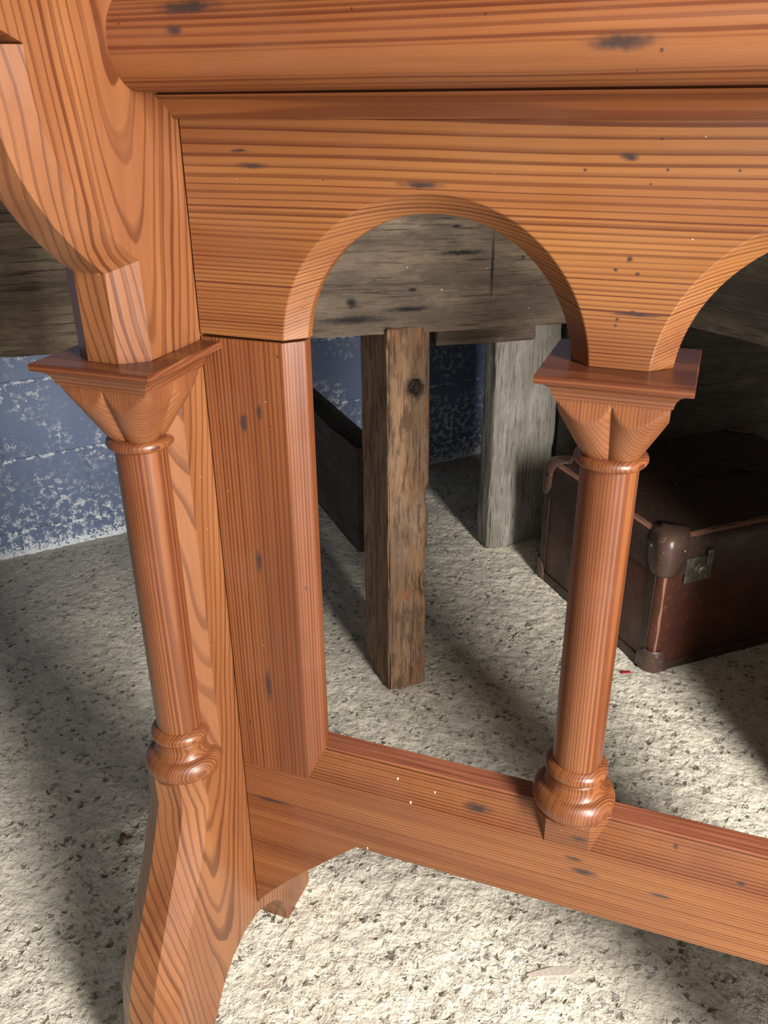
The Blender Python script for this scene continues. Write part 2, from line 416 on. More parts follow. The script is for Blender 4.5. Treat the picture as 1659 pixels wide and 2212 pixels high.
# ---- apron with three round arches, chamfered front and back
def apron():
    Rr = 0.1577; zc = 1.0262; zs = 1.0362; pitch = 0.369
    cents = [-0.2543 + pitch * k for k in range(2)]
    def outline(off, y):
        pts = [(XL + .0014, 1.272), (XL + .0014, 1.0345)]
        for i, c in enumerate(cents):
            r = Rr - off
            z0 = zs if i else 1.0345
            a0 = math.asin(min(1, (zs - zc) / r))
            n = 56
            for k in range(n + 1):
                a = pi - a0 - (pi - 2 * a0) * k / n
                pts.append((c + r * cos(a), zc + r * sin(a) if 0 < k < n else (z0 if (k == 0) else zs)))
        pts += [(XR, 1.0345), (XR, 1.272)]
        return [(x, y, z) for x, z in pts]
    rings = [outline(0, 0.80), outline(CH, 0.82), outline(CH, 0.83), outline(0, 0.85)]
    V, F = loft(rings)
    o = mesh('apron', V, F, M_apron, stand, bevel=0.0009)
    return o
apron()
# cove under the nosing
V, F = [], []
prof = [(0.800, 1.2462), (0.7930, 1.2462), (0.7915, 1.2478), (0.7865, 1.2530), (0.780, 1.2585), (0.773, 1.2630), (0.7655, 1.2660), (0.7640, 1.2672), (0.7715, 1.2690), (0.7715, 1.2730), (0.80, 1.2730)]
V, F = loft([[(x, y, z) for y, z in prof] for x in (XL, XR)])
mesh('cove_moulding', V, F, M_nose, stand)
# half-round nosed top rail, front and back alike
cy, cz, rr = 0.743, 1.309, 0.0395
pr = []
for k in range(33):
    a = radians(-90 - 180 * k / 32); pr.append((cy + rr * cos(a), cz + rr * sin(a)))
pr = pr + [(2 * 0.825 - y, z) for y, z in reversed(pr)]
V, F = loft([[(x, y, z) for y, z in pr] for x in [XL + (XR - XL) * i / 12 for i in range(13)]])
o = mesh('top_rail', V, F, M_nose, stand); sharp(o, 30)

# ---- side posts (pilasters) at each end, chamfered on the open corner
def post(sx, x_in, x_out):
    pl = [(x_in, 0.8), (x_out - sx * 0, 0.8), (x_out + sx * 0.0185, 0.8185), (x_out + sx * 0.0185, 0.8315), (x_out, 0.85), (x_in, 0.85)]
    def bot(x, y):
        return 0.439 + (0.484 - 0.439) * min(1, max(0, (y - 0.8) / 0.02))
    rings = [[(x, y, bot(x, y) + 0.0003) for x, y in pl], [(x, y, 1.0316) for x, y in pl]]
    V, F = loft(rings)
    return mesh('post', V, F, M_post, stand, bevel=0.0008)
post(1, XL + .0014, -0.4135); post(-1, XR, XR - 0.0993)

# ---- stretcher: bevelled top front (and back), block left square under each column, haunched at the ends
def stretcher():
    zb = 0.333
    def section(x):
        d = min(x - XL, XR - x)
        if d < 0.166:
            t = d / 0.166
            z = 0.158 + (zb - 0.158) * (t ** 0.88)
        else: z = zb
        c = 0.005
        return [(x, 0.80, z + c), (x, 0.80, 0.439), (x, 0.82, 0.484), (x, 0.849, 0.484), (x, 0.85, 0.4825), (x, 0.85, z + c), (x, 0.85 - c, z), (x, 0.80 + c * 1.8, z)]
    xs = [XL + .0012 + 0.1648 * k / 24 for k in range(25)] + [XL + 0.166 + (XR - XL - 0.332) * k / 10 for k in range(1, 10)] + [XR - 0.166 * (24 - k) / 24 for k in range(25)]
    V, F = loft([section(x) for x in xs])
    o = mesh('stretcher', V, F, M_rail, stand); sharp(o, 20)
    b = o.modifiers.new('bevel', 'BEVEL'); b.width = 0.0008; b.segments = 1; b.limit_method = 'ANGLE'; b.angle_limit = radians(25)
stretcher()
COLX = [-0.0700]
for cx in COLX:
    a, b_ = cx - 0.0262, cx + 0.0270
    pl = [(a - 0.0200, 0.8202), (a, 0.7999), (b_, 0.7999), (b_ + 0.0200, 0.8202), (b_ + 0.0200, 0.848), (a - 0.0200, 0.848)]
    V, F = loft([[(x, y, z) for x, y in pl] for z in (0.4392, 0.4846)])
    mesh('column_block', V, F, M_rail, stand, bevel=0.0005)

# ---- turned columns with scalloped capitals
def lerp(a, b, t): return a + (b - a) * t
def column(cx, cy, dz, rb=0.0285):
    t = empty('column', (cx, cy, 0.484 + dz)); t.parent = stand; t.location = Vector((cx, cy, 0.484 + dz)) - B
    wz = lambda z: z + dz
    og = (cx, cy, 0.484 + dz)
    V, F = lathe([(rb, wz(0.552)), (rb + 0.0002, wz(0.70)), (rb + 0.0005, wz(0.9345))], cx, cy)
    o = mesh('shaft', V, F, M_col, t, origin=og); sharp(o)
    base = [(0.030, 0.4846), (0.040, 0.4850), (0.0452, 0.4885)]
    for k in range(13):   # big torus
        a = radians(-62 + 150 * k / 12); base.append((0.0365 + 0.0128 * cos(a), 0.5035 + 0.0155 * sin(a)))
    base += [(0.0355, 0.5212), (0.0338, 0.5248), (0.0326, 0.5290), (0.0326, 0.5335), (0.0336, 0.5372)]
    for k in range(9):
        a = radians(-75 + 150 * k / 8); base.append((0.0296 + 0.0074 * cos(a), 0.5472 + 0.0084 * sin(a)))
    base += [(0.0300, 0.5572), (0.0284, 0.5575)]
    V, F = lathe([(r, wz(z)) for r, z in base], cx, cy, 72)
    o = mesh('base', V, F, M_col, t, origin=og); sharp(o, 50)
    ring = [(0.028, 0.9330)] + [(0.0290 + 0.0078 * cos(radians(-80 + 160 * k / 12)), 0.9402 + 0.0066 * sin(radians(-80 + 160 * k / 12))) for k in range(13)] + [(0.026, 0.9472)]
    V, F = lathe([(r, wz(z)) for r, z in ring], cx, cy, 72)
    o = mesh('neck_ring', V, F, M_col, t, origin=og); sharp(o, 50)
    # bell: four cones splaying to the corners, cut off by a square shield
    n = 160; rings = []
    H = 26
    for i in range(H + 1):
        s = i / H; z = lerp(0.9462, 1.0125, s)
        c = lerp(0.0098, 0.0262, s); rho = lerp(0.0178, 0.0368, s ** 0.92); hw = 0.0508
        ring = []
        for j in range(n):
            th = 2 * pi * j / n; d = (cos(th), sin(th)); best = 0
            for sx in (-1, 1):
                for sy in (-1, 1):
                    q = d[0] * sx * c + d[1] * sy * c
                    disc = q * q - 2 * c * c + rho * rho
                    if disc > 0: best = max(best, q + sqrt(disc))
            best = min(best, hw / max(abs(d[0]), abs(d[1])))
            ring.append((cx + best * d[0], cy + best * d[1], wz(z)))
        rings.append(ring)
    V, F = loft(rings); o = mesh('bell', V, F, M_cap, t, origin=og); sharp(o, 24)
    # abacus: cavetto under a square slab
    pf = [(0.0525, 1.0115), (0.0535, 1.0117), (0.0540, 1.0150), (0.0556, 1.0195), (0.0585, 1.0235), (0.0625, 1.0262), (0.0665, 1.0275), (0.0690, 1.0283), (0.0697, 1.0295), (0.0697, 1.0352), (0.0687, 1.0362)]
    V, F = loft([[(cx - h, cy - h, wz(z)), (cx + h, cy - h, wz(z)), (cx + h, cy + h, wz(z)), (cx - h, cy + h, wz(z))] for h, z in pf])
    o = mesh('abacus', V, F, M_abac, t, origin=(cx, cy, 0.484 + dz)); sharp(o, 30)
    return t
for cx in COLX: column(cx, 0.8265, 0.0)

# ---- end frames: shaped board, chamfered along its front, engaged column and splayed foot
front = [(0.470, 1.420), (0.4700, 1.3600), (0.5400, 1.3230), (0.5784, 1.3105), (0.6003, 1.3025), (0.6001, 1.3019), (0.5999, 1.2912), (0.5992, 1.2755), (0.6023, 1.2561), (0.6088, 1.2360), (0.6176, 1.2166),
         (0.6302, 1.1978), (0.6464, 1.1777), (0.6647, 1.1601), (0.6846, 1.1433), (0.7095, 1.1257), (0.7105, 1.029),
         (0.7525, 1.0285), (0.7520, 0.4850), (0.7097, 0.4845), (0.7097, 0.4386), (0.6930, 0.4005), (0.6758, 0.3617), (0.6530, 0.3220), (0.6299, 0.2815), (0.6140, 0.2540), (0.6011, 0.2257), (0.5920, 0.2000), (0.5879, 0.1767), (0.5800, 0.120), (0.5720, 0.070), (0.5700, FZ)]
under = [(0.6480, FZ), (0.6540, 0.052), (0.6601, 0.0754), (0.6766, 0.0985), (0.6944, 0.1190), (0.7248, 0.1400), (0.7600, 0.1490), (0.7949, 0.1450), (0.8158, 0.1360), (0.8335, 0.1262), (0.8594, 0.1047), (0.8774, 0.0772), (0.8848, 0.0419), (0.8901, FZ)]
back = [(0.9721, FZ), (0.962, 0.15), (0.945, 0.26), (0.920, 0.36), (0.900, 0.43), (0.900, 1.0), (0.930, 1.16), (1.00, 1.25), (1.06, 1.33), (1.08, 1.42)]
def end_frame(x_in, sx):
    path = front + under + back; n = len(path); nf = len(front)
    def nrm(a, b):
        dx, dz = b[0] - a[0], b[1] - a[1]; l = math.hypot(dx, dz) or 1
        return (dz / l, -dx / l)
    off = []
    # going down the front, outward is -Y
    for i, pnt in enumerate(path):
        n0 = nrm(path[i - 1], pnt) if i > 0 else nrm(pnt, path[1])
        n1 = nrm(pnt, path[(i + 1) % n]) if i < n - 1 else n0
        if i == 0: n0 = n1
        k = 1 + n0[0] * n1[0] + n0[1] * n1[1]; k = max(k, 0.35)
        off.append(((n0[0] + n1[0]) / k, (n0[1] + n1[1]) / k))
    def ringpt(amount_f, amount_u, x):
        out = []
        for i, (y, z) in enumerate(path):
            if i < 5: a = 0
            elif i < nf - 1: a = amount_f
            elif i == nf - 1: a = 0
            else: a = 0
            if i == 5: out.append((x, y - abs(amount_f), z)); continue
            if i == nf - 1: out.append((x, y - amount_f, z)); continue
            oy, oz = off[i]
            out.append((x, y + oy * a, z + oz * a))
        return out
    w1 = 0.0257; T = 0.0873
    rings = [ringpt(0, 0, x_in), ringpt(-0.020, 0, x_in + sx * w1), ringpt(-0.020, 0, x_in + sx * (T - w1)), ringpt(0, 0, x_in + sx * T)]
    # sign: outward offset must decrease Y on the front
    if rings[1][10][1] > rings[0][10][1]:
        rings[1] = ringpt(0.020, 0, x_in + sx * w1); rings[2] = ringpt(0.020, 0, x_in + sx * (T - w1))
    for k in (1, 2):
        for i in (nf - 1,):
            x, y, z = rings[k][i]; rings[k][i] = (x, path[i][0] - 0.020, path[i][1])
    # straight steps behind the capital and base stay at their own heights
    V, F = loft(rings)
    o = mesh('end_board', V, F, M_end if sx < 0 else M_end, stand); sharp(o, 26)
    return o
end_frame(XL, -1); end_frame(XR, 1)
column(-0.5565, 0.7325, -0.0082); column(XR + 0.0437, 0.7325, -0.0082)

# ================================================================== THE OLD WORKBENCH BEHIND
def oldwood(name, grain=0, tone=0, stain=(), seed=0.0):
    N = NT(name); p = N.obj(); X = N.sep(p)
    sc = [1.0] * 3; sc[grain] = 0.12
    ps = N.vm('ADD', N.vm('MULTIPLY', p, sc), (seed, seed * .7, seed * 1.3))
    sf = [1.0] * 3; sf[grain] = 0.05
    pf = N.vm('MULTIPLY', p, sf)
    n1 = N.noise(ps, 14, 3, 0.55); lines = N.noise(N.vm('ADD', pf, N.vm('MULTIPLY', N.noise(ps, 10, 2, col=True), (0.02, 0.02, 0.02))), 190, 3, 0.6)
    fine = N.noise(pf, 520, 2, 0.6); pq = N.vm('MULTIPLY', p, tuple(0.35 if i == grain else 1.0 for i in range(3))); patch = N.noise(pq, 17, 5, 0.7); patch2 = N.noise(pq, 40, 4, 0.7)
    if tone == 0:   a, b, c, d = (0.205, 0.150, 0.105), (0.105, 0.076, 0.055), (0.36, 0.285, 0.195), (0.035, 0.026, 0.020)
    elif tone == 1: a, b, c, d = (0.40, 0.235, 0.125), (0.19, 0.11, 0.062), (0.30, 0.235, 0.18), (0.045, 0.028, 0.018)
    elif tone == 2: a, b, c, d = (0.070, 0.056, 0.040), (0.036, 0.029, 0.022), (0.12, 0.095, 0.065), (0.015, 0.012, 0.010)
    else:           a, b, c, d = (0.33, 0.30, 0.245), (0.21, 0.185, 0.15), (0.47, 0.45, 0.40), (0.06, 0.05, 0.04)
    col = N.mix(N.mr(n1, 0.35, 0.62), a, b)
    col = N.mix(N.mr(patch, 0.46, 0.72, 0, 0.65), col, c)
    col = N.mix(N.mr(patch2, 0.48, 0.66, 0, 0.75), col, b)
    col = N.mix(N.mr(lines, 0.46, 0.30, 0, 0.85), col, d)
    col = N.mix(N.mr(fine, 0.3, 0.7, 0, 0.35), col, N.mix(1.0, col, (0.5, 0.45, 0.4), 'MULTIPLY'))
    if tone == 1:
        col = N.mix(N.mr(N.noise(N.vm('MULTIPLY', p, (1, 1, 0.4)), 26, 3, .6), 0.55, 0.64, 0, 0.7, True), col, (0.26, 0.11, 0.045)); col = N.mix(N.mr(N.noise(N.vm('MULTIPLY', p, (1, 1, 0.22)), 60, 4, .7), 0.50, 0.60, 0, 0.75), col, (0.085, 0.048, 0.028))
    V = N.vor(p, 45); cr = N.sep(V.outputs['Color'])
    wh = N.math('MULTIPLY', N.math('LESS_THAN', V.outputs['Distance'], N.math('MULTIPLY', cr[1], 0.085)), N.math('GREATER_THAN', cr[0], 0.70))
    if tone in (0, 3): col = N.mix(N.math('MULTIPLY', wh, 0.8), col, (0.62, 0.60, 0.55))
    hole = N.math('MULTIPLY', N.math('LESS_THAN', V.outputs['Distance'], 0.05), N.math('LESS_THAN', cr[0], 0.16))
    col = N.mix(N.math('MULTIPLY', hole, 0.9), col, (0.01, 0.008, 0.006))
    col = spots(N, p, stain, col, (0.012, 0.011, 0.012))
    h = N.math('ADD', N.math('MULTIPLY', lines, 1.0), N.math('ADD', N.math('MULTIPLY', fine, 0.4), N.math('MULTIPLY', patch2, 0.8)))
    N.P(Base_Color=col, Roughness=0.78, Normal=N.bump(h, 0.75, 0.003))
    N.b.inputs['Specular IOR Level'].default_value = 0.3
    return N.m

def timber(name, loc, az, size, mat, parent=None, res=0.008, amp=0.002, edge=0.004, grain=0, seed=0, dents=(), tilt=(0, 0)):
    """hewn baulk with its own worn surface; local x,y,z from one lower corner; dents: (x,y,z,r,depth) hollows"""
    lx, ly, lz = size; nx, ny, nz = [max(1, min(260, int(q / res))) for q in size]
    V = []; F = []; idx = {}
    def vid(i, j, k):
        key = (i, j, k)
        if key not in idx:
            x, y, z = lx * i / nx, ly * j / ny, lz * k / nz
            nrm = Vector(((-1 if i == 0 else 1 if i == nx else 0), (-1 if j == 0 else 1 if j == ny else 0), (-1 if k == 0 else 1 if k == nz else 0)))
            cnt = abs(nrm.x) + abs(nrm.y) + abs(nrm.z)
            s = [1.0, 1.0, 1.0]; s[grain] = 0.25
            q = Vector((x * s[0] + seed, y * s[1] + seed * .37, z * s[2] - seed))
            d = amp * (noise.noise(q * 16) + 0.6 * noise.noise(q * 45))
            de = 0
            if cnt >= 2: de = edge * max(0.15, noise.noise(q * 22 + Vector((5, 2, 1))) + 0.55 * noise.noise(q * 70) + 0.35)
            v = Vector((x, y, z)) + nrm * (d - de)
            for (dx, dy, dz, r, dep) in dents:
                l = (Vector((x, y, z)) - Vector((dx, dy, dz))).length
                l *= 1 + 0.25 * noise.noise(Vector((x, y, z)) * 90)
                if l < r: v -= nrm * dep * min(1, (1 - l / r) * 2.2)
            v.x += tilt[0] * v.z; v.y += tilt[1] * v.z
            idx[key] = len(V); V.append(tuple(v))
        return idx[key]
    for i in range(nx):
        for j in range(ny):
            for k in (0, nz): F.append((vid(i, j, k), vid(i + 1, j, k), vid(i + 1, j + 1, k), vid(i, j + 1, k)))
    for i in range(nx):
        for k in range(nz):
            for j in (0, ny): F.append((vid(i, j, k), vid(i + 1, j, k), vid(i + 1, j, k + 1), vid(i, j, k + 1)))
    for j in range(ny):
        for k in range(nz):
            for i in (0, nx): F.append((vid(i, j, k), vid(i, j + 1, k), vid(i, j + 1, k + 1), vid(i, j, k + 1)))
    o = mesh(name, V, F, mat)
    for p in o.data.polygons: p.use_smooth = True
    sharp(o, 42)
    o.location = loc; o.rotation_euler = (0, 0, radians(az))
    if parent:
        o.parent = parent; o.location = Vector(loc) - parent_world(parent)
    return o
def to_local(pt, loc, az):
    d = Vector(pt) - Vector(loc); a = radians(az)
    return Vector((d.x * cos(a) + d.y * sin(a), -d.x * sin(a) + d.y * cos(a), d.z))

wb = empty('workbench', (-0.625, 1.60, FZ), 'rough old timber workbench standing by the blue wall, behind the pine stand', 'workbench')
BA = 32.0; K = Vector((-0.150, 1.800, 0.852)); d32 = Vector((cos(radians(BA)), sin(radians(BA)), 0))
bl = K - d32 * 1.45
bst = []
def bs(x, y, z, rx, rz):
    q = to_local((x, y, z), bl, BA); bst.append((q.x, q.y, q.z, rx, 0.05, rz))
bs(-0.6241, 1.4989, 0.9175, 0.012, 0.012); bs(-0.401, 1.655, 0.973, 0.0035, 0.075); bs(-0.5286, 1.5657, 0.9362, 0.009, 0.004)
bs(-0.3514, 1.6898, 0.9865, 0.004, 0.004); bs(-0.4598, 1.6139, 1.0471, 0.014, 0.0035); bs(-1.0262, 1.2173, 0.909, 0.009, 0.010)
bs(-0.53, 1.56, 0.900, 0.05, 0.006); bs(-0.62, 1.50, 0.885, 0.06, 0.008); bs(-0.45, 1.62, 1.00, 0.06, 0.006)
M_beam = oldwood('old_beam_wood', 0, 0, bst, 2.0)
timber('front_beam', bl, BA, (1.45, 0.055, 0.285), M_beam, wb, res=0.008, amp=0.0012, edge=0.003, seed=1.3)
M_leg = oldwood('old_leg_wood', 2, 1, [], 4.4)
lA = (-0.5650, 1.5225, FZ); laz = 41.0
hole = to_local((-0.5261, 1.5699, 0.7455), lA, laz)
M_leg = oldwood('old_leg_wood', 2, 1, [(hole.x, 0.0, hole.z, 0.024, 0.09, 0.026)], 4.4)
timber('leg', lA, laz, (0.091, 0.158, 0.842), M_leg, wb, res=0.0045, amp=0.0042, edge=0.012, grain=2, seed=6.1,
       dents=[(hole.x, 0.0, hole.z, 0.016, 0.03), (0.091, 0.0, 0.27, 0.035, 0.012), (0.091, 0.0, 0.48, 0.03, 0.008)], tilt=(0.004, 0.004))
M_leg2 = oldwood('grey_leg_wood', 2, 3, [], 7.7)
timber('leg', (-0.5226, 2.2731, FZ), 43.0, (0.205, 0.072, 1.09), M_leg2, wb, res=0.007, amp=0.003, edge=0.008, grain=2, seed=9.5)
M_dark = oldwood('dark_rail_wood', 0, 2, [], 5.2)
# brace running back from the front leg to the wall, its top face dusty
timber('side_rail', (-0.745, 1.800, 0.215), 133.0 , (0.66, -0.058, 0.285), M_dark, wb, res=0.012, amp=0.002, edge=0.004, seed=3.0)
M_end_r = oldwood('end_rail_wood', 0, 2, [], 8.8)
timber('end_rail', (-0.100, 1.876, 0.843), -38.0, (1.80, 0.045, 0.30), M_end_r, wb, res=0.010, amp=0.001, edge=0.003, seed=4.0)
timber('added_shade_panel', (0.372, 1.31, FZ), -38.0, (1.25, 0.03, 1.50), M_dark, wb, res=0.02, amp=0.001, edge=0.002, grain=2, seed=5.0)  # unseen panel, added to keep the doorway light off the back right
timber('batten', (-0.508, 1.655, 0.806), BA, (0.215, 0.04, 0.07), M_beam, wb, res=0.006, amp=0.003, edge=0.006, seed=12.0)
timber('added_dark_backing', (-0.375, 2.490, FZ), 33.0, (1.70, 0.03, 1.10), M_dark, wb, res=0.02, amp=0.001, edge=0.002, seed=15.0)  # added board, put in so the area behind the bench stays dark
# bench top boards
for k in range(6):
    s0 = (0, 0, 0, 0, 0.75, 1.12)[k]
    q = bl + d32 * s0 + Vector((-sin(radians(BA)), cos(radians(BA)), 0)) * (0.205 * k) + Vector((0, 0, 0.288))
    timber('top_board', q, BA, (2.90 - s0, 0.20, 0.045), M_dark, wb, res=0.03, amp=0.001, edge=0.002, seed=20 + k)

# ================================================================== THE OLD SUITCASE
def mat_fibre(name, a, b, worn, seed=0.0, rough=0.42):
    N = NT(name); p = N.obj(); q = N.vm('ADD', p, (seed, seed, seed))
    n = N.noise(q, 12, 4, 0.6); m = N.noise(q, 70, 3, 0.65)
    col = N.mix(N.mr(n, 0.35, 0.65), a, b)
    scr = N.math('LESS_THAN', N.math('ABSOLUTE', N.math('SUBTRACT', N.noise(N.vm('MULTIPLY', q, (1, 1, 1.6)), 22, 2, 0.5, 1.2), 0.5)), 0.004)
    col = N.mix(N.math('MULTIPLY', N.math('MULTIPLY', scr, N.math('GREATER_THAN', m, 0.5)), 0.55), col, worn)
    col = N.mix(N.mr(m, 0.62, 0.72, 0, 0.5), col, worn)
    N.P(Base_Color=col, Roughness=N.mr(n, 0.3, 0.7, rough - .08, rough + .15), Normal=N.bump(m, 0.35, 0.0012)); return N.m
M_case = mat_fibre('brown_fibreboard', (0.085, 0.024, 0.012), (0.045, 0.015, 0.010), (0.22, 0.11, 0.065))
M_lid = mat_fibre('brown_fibreboard_lid', (0.050, 0.026, 0.018), (0.034, 0.022, 0.017), (0.22, 0.10, 0.055), 2.0)
M_capl = mat_fibre('leather_corner', (0.095, 0.052, 0.036), (0.065, 0.036, 0.026), (0.26, 0.17, 0.12), 5.0, 0.30)
M_bind = mat_fibre('worn_binding', (0.050, 0.026, 0.018), (0.035, 0.02, 0.014), (0.16, 0.09, 0.06), 7.0, 0.45)
M_worn = mat_fibre('bare_worn_edge', (0.30, 0.14, 0.08), (0.20, 0.085, 0.045), (0.36, 0.2, 0.13), 8.0, 0.7)
Nm = NT('tarnished_steel'); pm = Nm.obj()
M_steel = Nm.P(Base_Color=Nm.mix(Nm.mr(Nm.noise(pm, 60, 3), .4, .6), (0.20, 0.18, 0.15), (0.10, 0.085, 0.07)), Metallic=0.6, Roughness=0.5)
SA = 41.5; S0 = Vector((-0.0106, 1.7916, FZ)); SL, SD, SH = 0.66, 0.525, 0.360
case = empty('suitcase', S0, 'battered dark brown fibreboard suitcase with leather corners, on the floor behind the right-hand column', 'suitcase')
case.rotation_euler = (0, 0, radians(SA))
def lm(name, V, F, mat, parent=case, bevel=0.0, ang=30):
    me = bpy.data.meshes.new(name); me.from_pydata(V, [], F)
    bm = bmesh.new(); bm.from_mesh(me); bmesh.ops.remove_doubles(bm, verts=bm.verts, dist=1e-6); bmesh.ops.recalc_face_normals(bm, faces=bm.faces); bm.to_mesh(me); bm.free()
    o = bpy.data.objects.new(name, me); C.objects.link(o); me.materials.append(mat); o.parent = parent; sharp(o, ang)
    if bevel:
        b = o.modifiers.new('bevel', 'BEVEL'); b.width = bevel; b.segments = 3; b.limit_method = 'ANGLE'; b.angle_limit = radians(35)
    return o
def rrect(x0, x1, y0, y1, r, z, n=6):
    out = []
    for cx, cy, a0 in ((x1 - r, y0 + r, -90), (x1 - r, y1 - r, 0), (x0 + r, y1 - r, 90), (x0 + r, y0 + r, 180)):
        for k in range(n + 1):
            a = radians(a0 + 90 * k / n); out.append((cx + r * cos(a), cy + r * sin(a), z))
    return out
V, F = loft([rrect(0.002, SL - .002, 0.002, SD - .002, .020, 0.000), rrect(0, SL, 0, SD, .020, 0.008), rrect(0, SL, 0, SD, .020, 0.272)])
lm('body', V, F, M_case)
ls = []
for h, ins in ((0.262, 0.0015), (0.262, -0.004), (0.330, -0.004), (0.343, -0.0015), (0.352, 0.004), (0.3575, 0.010), (0.3595, 0.020), (0.360, 0.035)):
    ls.append(rrect(ins, SL - ins, ins, SD - ins, max(.006, .022 - ins * .5), h))
V, F = loft(ls); lid = lm('lid', V, F, M_lid)
def capmesh(z0, z1, top, fx, fy, name, mat, par):
    """cap wrapped round one vertical corner; spreads over lid or foot"""
    g = 0.0022; rad = .024; n = 10; rings = []
    x0, y0 = -0.0035 - g * .3, -0.0035 - g * .3
    arm = 0.036
    def corner(ins, z, a_):
        pts = [(x0 + ins + rad + a_, y0 + ins, z)]
        for k in range(n + 1):
            t = radians(-90 - 90 * k / n); pts.append((x0 + ins + rad + rad * cos(t), y0 + ins + rad + rad * sin(t), z))
        pts.append((x0 + ins, y0 + ins + rad + a_, z)); return pts
    if top: lev = [(z0, 0, arm * .35), (z0 + 0.012, 0, arm * .62), (z0 + .03, 0, arm * .9), (0.333, 0, arm), (0.346, 0.003, arm), (0.356, 0.010, arm * .95), (0.3622, 0.022, arm * .8), (0.3626, 0.040, arm * .5)]
    else: lev = [(0.0, 0.004, arm * .8), (0.006, 0.001, arm * .8), (0.035, 0.001, arm * .7), (0.052, 0.001, arm * .45), (0.062, 0.001, arm * .1)]
    V = []; F = []
    for (z, ins, a_) in lev:
        V += corner(ins, z, a_)
    m = n + 3
    V = [((SL - x) if fx else x, (SD - y) if fy else y, z) for x, y, z in V]
    for i in range(len(lev) - 1):
        for j in range(m - 1): F.append((i * m + j, i * m + j + 1, (i + 1) * m + j + 1, (i + 1) * m + j))
    if top: F.append(tuple((len(lev) - 1) * m + j for j in range(m)))
    o = lm(name, V, F, mat, par, ang=40)
    s = o.modifiers.new('thick', 'SOLIDIFY'); s.thickness = 0.0018; s.offset = 1
    return o
for fx in (0, 1):
    for fy in (0, 1):
        c = capmesh(0.262, .36, True, fx, fy, 'corner_cap', M_capl, lid)
        capmesh(0, .06, False, fx, fy, 'corner_cap', M_capl, case)
        # rivet on the side face of each cap
        for (rx, ry, ax) in ((0.045, -0.0072, 1), (-0.0072, 0.045, 0)):
            x = SL - rx if fx else rx; y = SD - ry if fy else ry
            rings = []
            for rr_, hh in ((0.0045, 0), (0.0042, 0.0012), (0.0025, 0.0024), (0.0005, 0.0028)):
                q = []
                for k in range(12):
                    a = 2 * pi * k / 12
                    if ax: q.append((x + rr_ * cos(a), y + (hh if fy else -hh), 0.325 + rr_ * sin(a)))
                    else: q.append((x + (hh if fx else -hh), y + rr_ * cos(a), 0.325 + rr_ * sin(a)))
                rings.append(q)
            V, F = loft(rings); lm('rivet', V, F, M_steel, lid)
# raised binding strips along the vertical edges, foot edge and side
def strip(name, x0, x1, y0, y1, z0, z1, mat, bev=0.0012):
    V, F = box(x0, x1, y0, y1, z0, z1); return lm(name, V, F, mat, bevel=bev)
strip('binding', -0.0028, 0.0, 0.024, SD - .024, 0.003, 0.028, M_bind)
strip('binding', 0.05, SL - .05, -0.0028, 0.0, 0.003, 0.026, M_bind)
strip('binding', -0.0026, 0.0, 0.020, 0.046, 0.028, 0.262, M_bind)
strip('binding', -0.0026, 0.0, SD - .046, SD - .020, 0.028, 0.262, M_bind)
# vertical wear where the covering has gone from the corner
pts = []
V = []; F = []
for k in range(31):
    z = 0.058 + 0.202 * k / 30; a = noise.noise(Vector((z * 22, 1.2, 0))) * 6; wv = 9 + 7 * noise.noise(Vector((z * 15, 4.2, 0)))
    for ang in (246 + a - wv - 1, 246 + a - 3, 246 + a + 3, 246 + a + wv * .6):
        V.append((.020 + .0206 * cos(radians(ang)), .020 + .0206 * sin(radians(ang)), z))
for k in range(30):
    for j in range(3): F.append((k * 4 + j, k * 4 + j + 1, (k + 1) * 4 + j + 1, (k + 1) * 4 + j))
tag(lm('worn_edge', V, F, M_worn), 'bare orange-brown worn corner edge')
V = []; F = []
for k in range(41):   # worn lip along the top left and front edges
    t = 0.055 + (SD - .12) * k / 40; wv = 0.006 + 0.006 * noise.noise(Vector((t * 25, 7.2, 0)))
    V += [(0.0035 - .001, t, 0.3525), (0.0065, t, 0.3560), (0.008 + max(0.001, wv), t, 0.3590)]
for k in range(40):
    for j in range(2): F.append((k * 3 + j, k * 3 + j + 1, (k + 1) * 3 + j + 1, (k + 1) * 3 + j))
lm('worn_lip', V, F, M_worn, lid)
V = []; F = []
for k in range(41):
    t = 0.055 + (SL - .12) * k / 40; wv = 0.006 + 0.006 * noise.noise(Vector((t * 25, 3.2, 0)))
    V += [(t, 0.0025, 0.3525), (t, 0.0065, 0.3560), (t, 0.008 + max(0.001, wv), 0.3590)]
for k in range(40):
    for j in range(2): F.append((k * 3 + j, k * 3 + j + 1, (k + 1) * 3 + j + 1, (k + 1) * 3 + j))
lm('worn_lip', V, F, M_worn, lid)
# lock plates with a round boss
for lx in (0.056, SL - 0.128):
    V, F = box(lx, lx + 0.070, -0.0085, -0.0005, 0.238, 0.302); pl = lm('lock', V, F, M_steel, case, bevel=0.003)
    rings = []
    for rr_, hh in ((0.019, 0.008), (0.019, 0.0105), (0.016, 0.0120), (0.013, 0.0125), (0.012, 0.0165), (0.009, 0.019), (0.0035, 0.0195), (0.003, 0.016)):
        rings.append([(lx + 0.040 + rr_ * cos(2 * pi * k / 28), -hh, 0.270 + rr_ * sin(2 * pi * k / 28)) for k in range(28)])
    V, F = loft(rings); lm('lock_boss', V, F, M_steel, pl)
    V, F = box(lx + 0.052, lx + 0.068, -0.0135, -0.0085, 0.246, 0.318); lm('hasp', V, F, M_steel, pl, bevel=0.002)
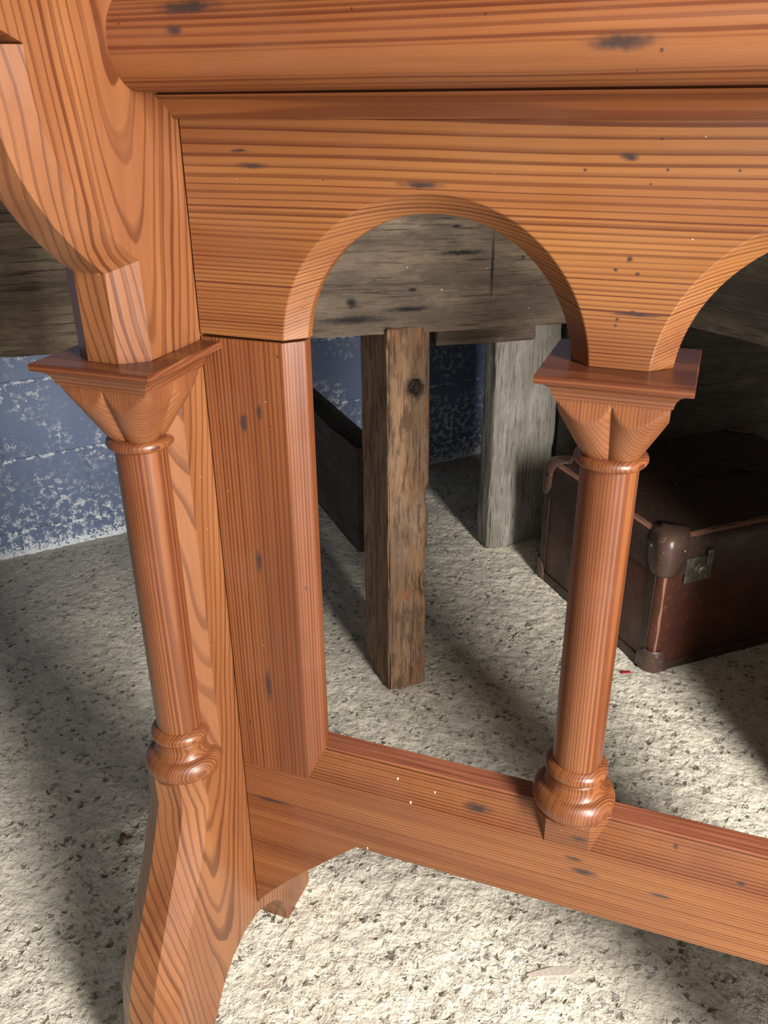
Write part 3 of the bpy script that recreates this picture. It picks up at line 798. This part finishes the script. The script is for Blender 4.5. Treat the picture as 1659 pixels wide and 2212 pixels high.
# carrying strap lying on the lid
pts = [(0.20 + 0.24 * t, 0.235 + 0.05 * sin(pi * t), 0.362 + 0.020 * sin(pi * t)) for t in [k / 16 for k in range(17)]]
rings = []
for i, (x, y, z) in enumerate(pts):
    rings.append([(x, y - .011, z - .003), (x, y + .011, z - .003), (x, y + .011, z + .003), (x, y - .011, z + .003)])
V, F = loft(rings); lm('handle', V, F, M_bind, lid, bevel=0.0015)

# ================================================================== SMALL THINGS ON THE FLOOR
def simple(name, col, rough=0.7):
    N = NT(name); p = N.obj(); n = N.noise(p, 300, 3)
    return N.P(Base_Color=N.mix(N.mr(n, .3, .7), col, tuple(c * 0.65 for c in col)), Roughness=rough)
def bit(name, loc, out, th, mat, rz=0, dome=0.0, rx=0.0):
    """small flat irregular flake with thickness"""
    n = len(out)
    V = [(x, y, th + dome * (noise.noise(Vector((x * 90, y * 90, 1))) )) for x, y in out] + [(x * .96, y * .96, 0) for x, y in out] + [(0, 0, th + dome)]
    F = [(i, (i + 1) % n, 2 * n) for i in range(n)] + [(i, n + i, n + (i + 1) % n, (i + 1) % n) for i in range(n)] + [tuple(n + i for i in range(n))[::-1]]
    me = bpy.data.meshes.new(name); me.from_pydata(V, [], F); me.materials.append(mat)
    o = bpy.data.objects.new(name, me); C.objects.link(o); o.location = loc; o.rotation_euler = (rx, 0, rz); return o
lf = []
for k in range(28):
    a = 2 * pi * k / 28; r = 0.013 * (0.62 + 0.38 * cos(a * 3 + .5)) * (1 + .15 * sin(5 * a)); lf.append((r * 1.25 * cos(a), r * sin(a)))
tag(bit('dry_leaf', (-0.8776, 0.9434, FZ + 0.001), lf, 0.0012, simple('dead_leaf', (0.13, 0.055, 0.02)), 0.6, 0.004), 'small dry brown leaf lying on the bare concrete left of the pine stand', 'leaf')
tag(bit('red_scrap', (-0.0618, 1.7908 - 0.01, FZ + 0.001), [(-.012, -.003), (.011, -.004), (.012, .002), (-.011, .004)], 0.002, simple('red_plastic', (0.42, 0.012, 0.02), 0.4), 0.5, 0.0), 'tiny red scrap lying by the near corner of the suitcase', 'scrap')
Mch = simple('white_chip', (0.72, 0.69, 0.62))
tag(bit('plaster_chip', (-0.5345, 1.5343 - 0.02, FZ + 0.002), [(-.004, -.003), (.003, -.004), (.005, .001), (.001, .005), (-.004, .003)], 0.003, Mch, 0.2), 'small rounded white chip at the foot of the workbench leg', 'chip')
tag(bit('plaster_chip', (-0.501, 1.5317 - 0.02, FZ + 0.002), [(-.003, -.006), (.002, -.006), (.003, .006), (-.002, .007)], 0.003, Mch, -0.3), 'narrow white sliver just right of the workbench leg foot', 'chip')
Msh = simple('slate_shard', (0.60, 0.50, 0.40), 0.6)
tag(bit('stone_flake', (-0.075, 0.942, FZ + 0.001), [(-.042, -.018), (-.028, -.018), (.022, .004), (.030, .014), (.016, .017), (-.010, .006), (-.030, -.008)], 0.003, Msh, 0.0), 'long pale pointed stone flake set in the concrete, in the foreground below the stretcher', 'stone')
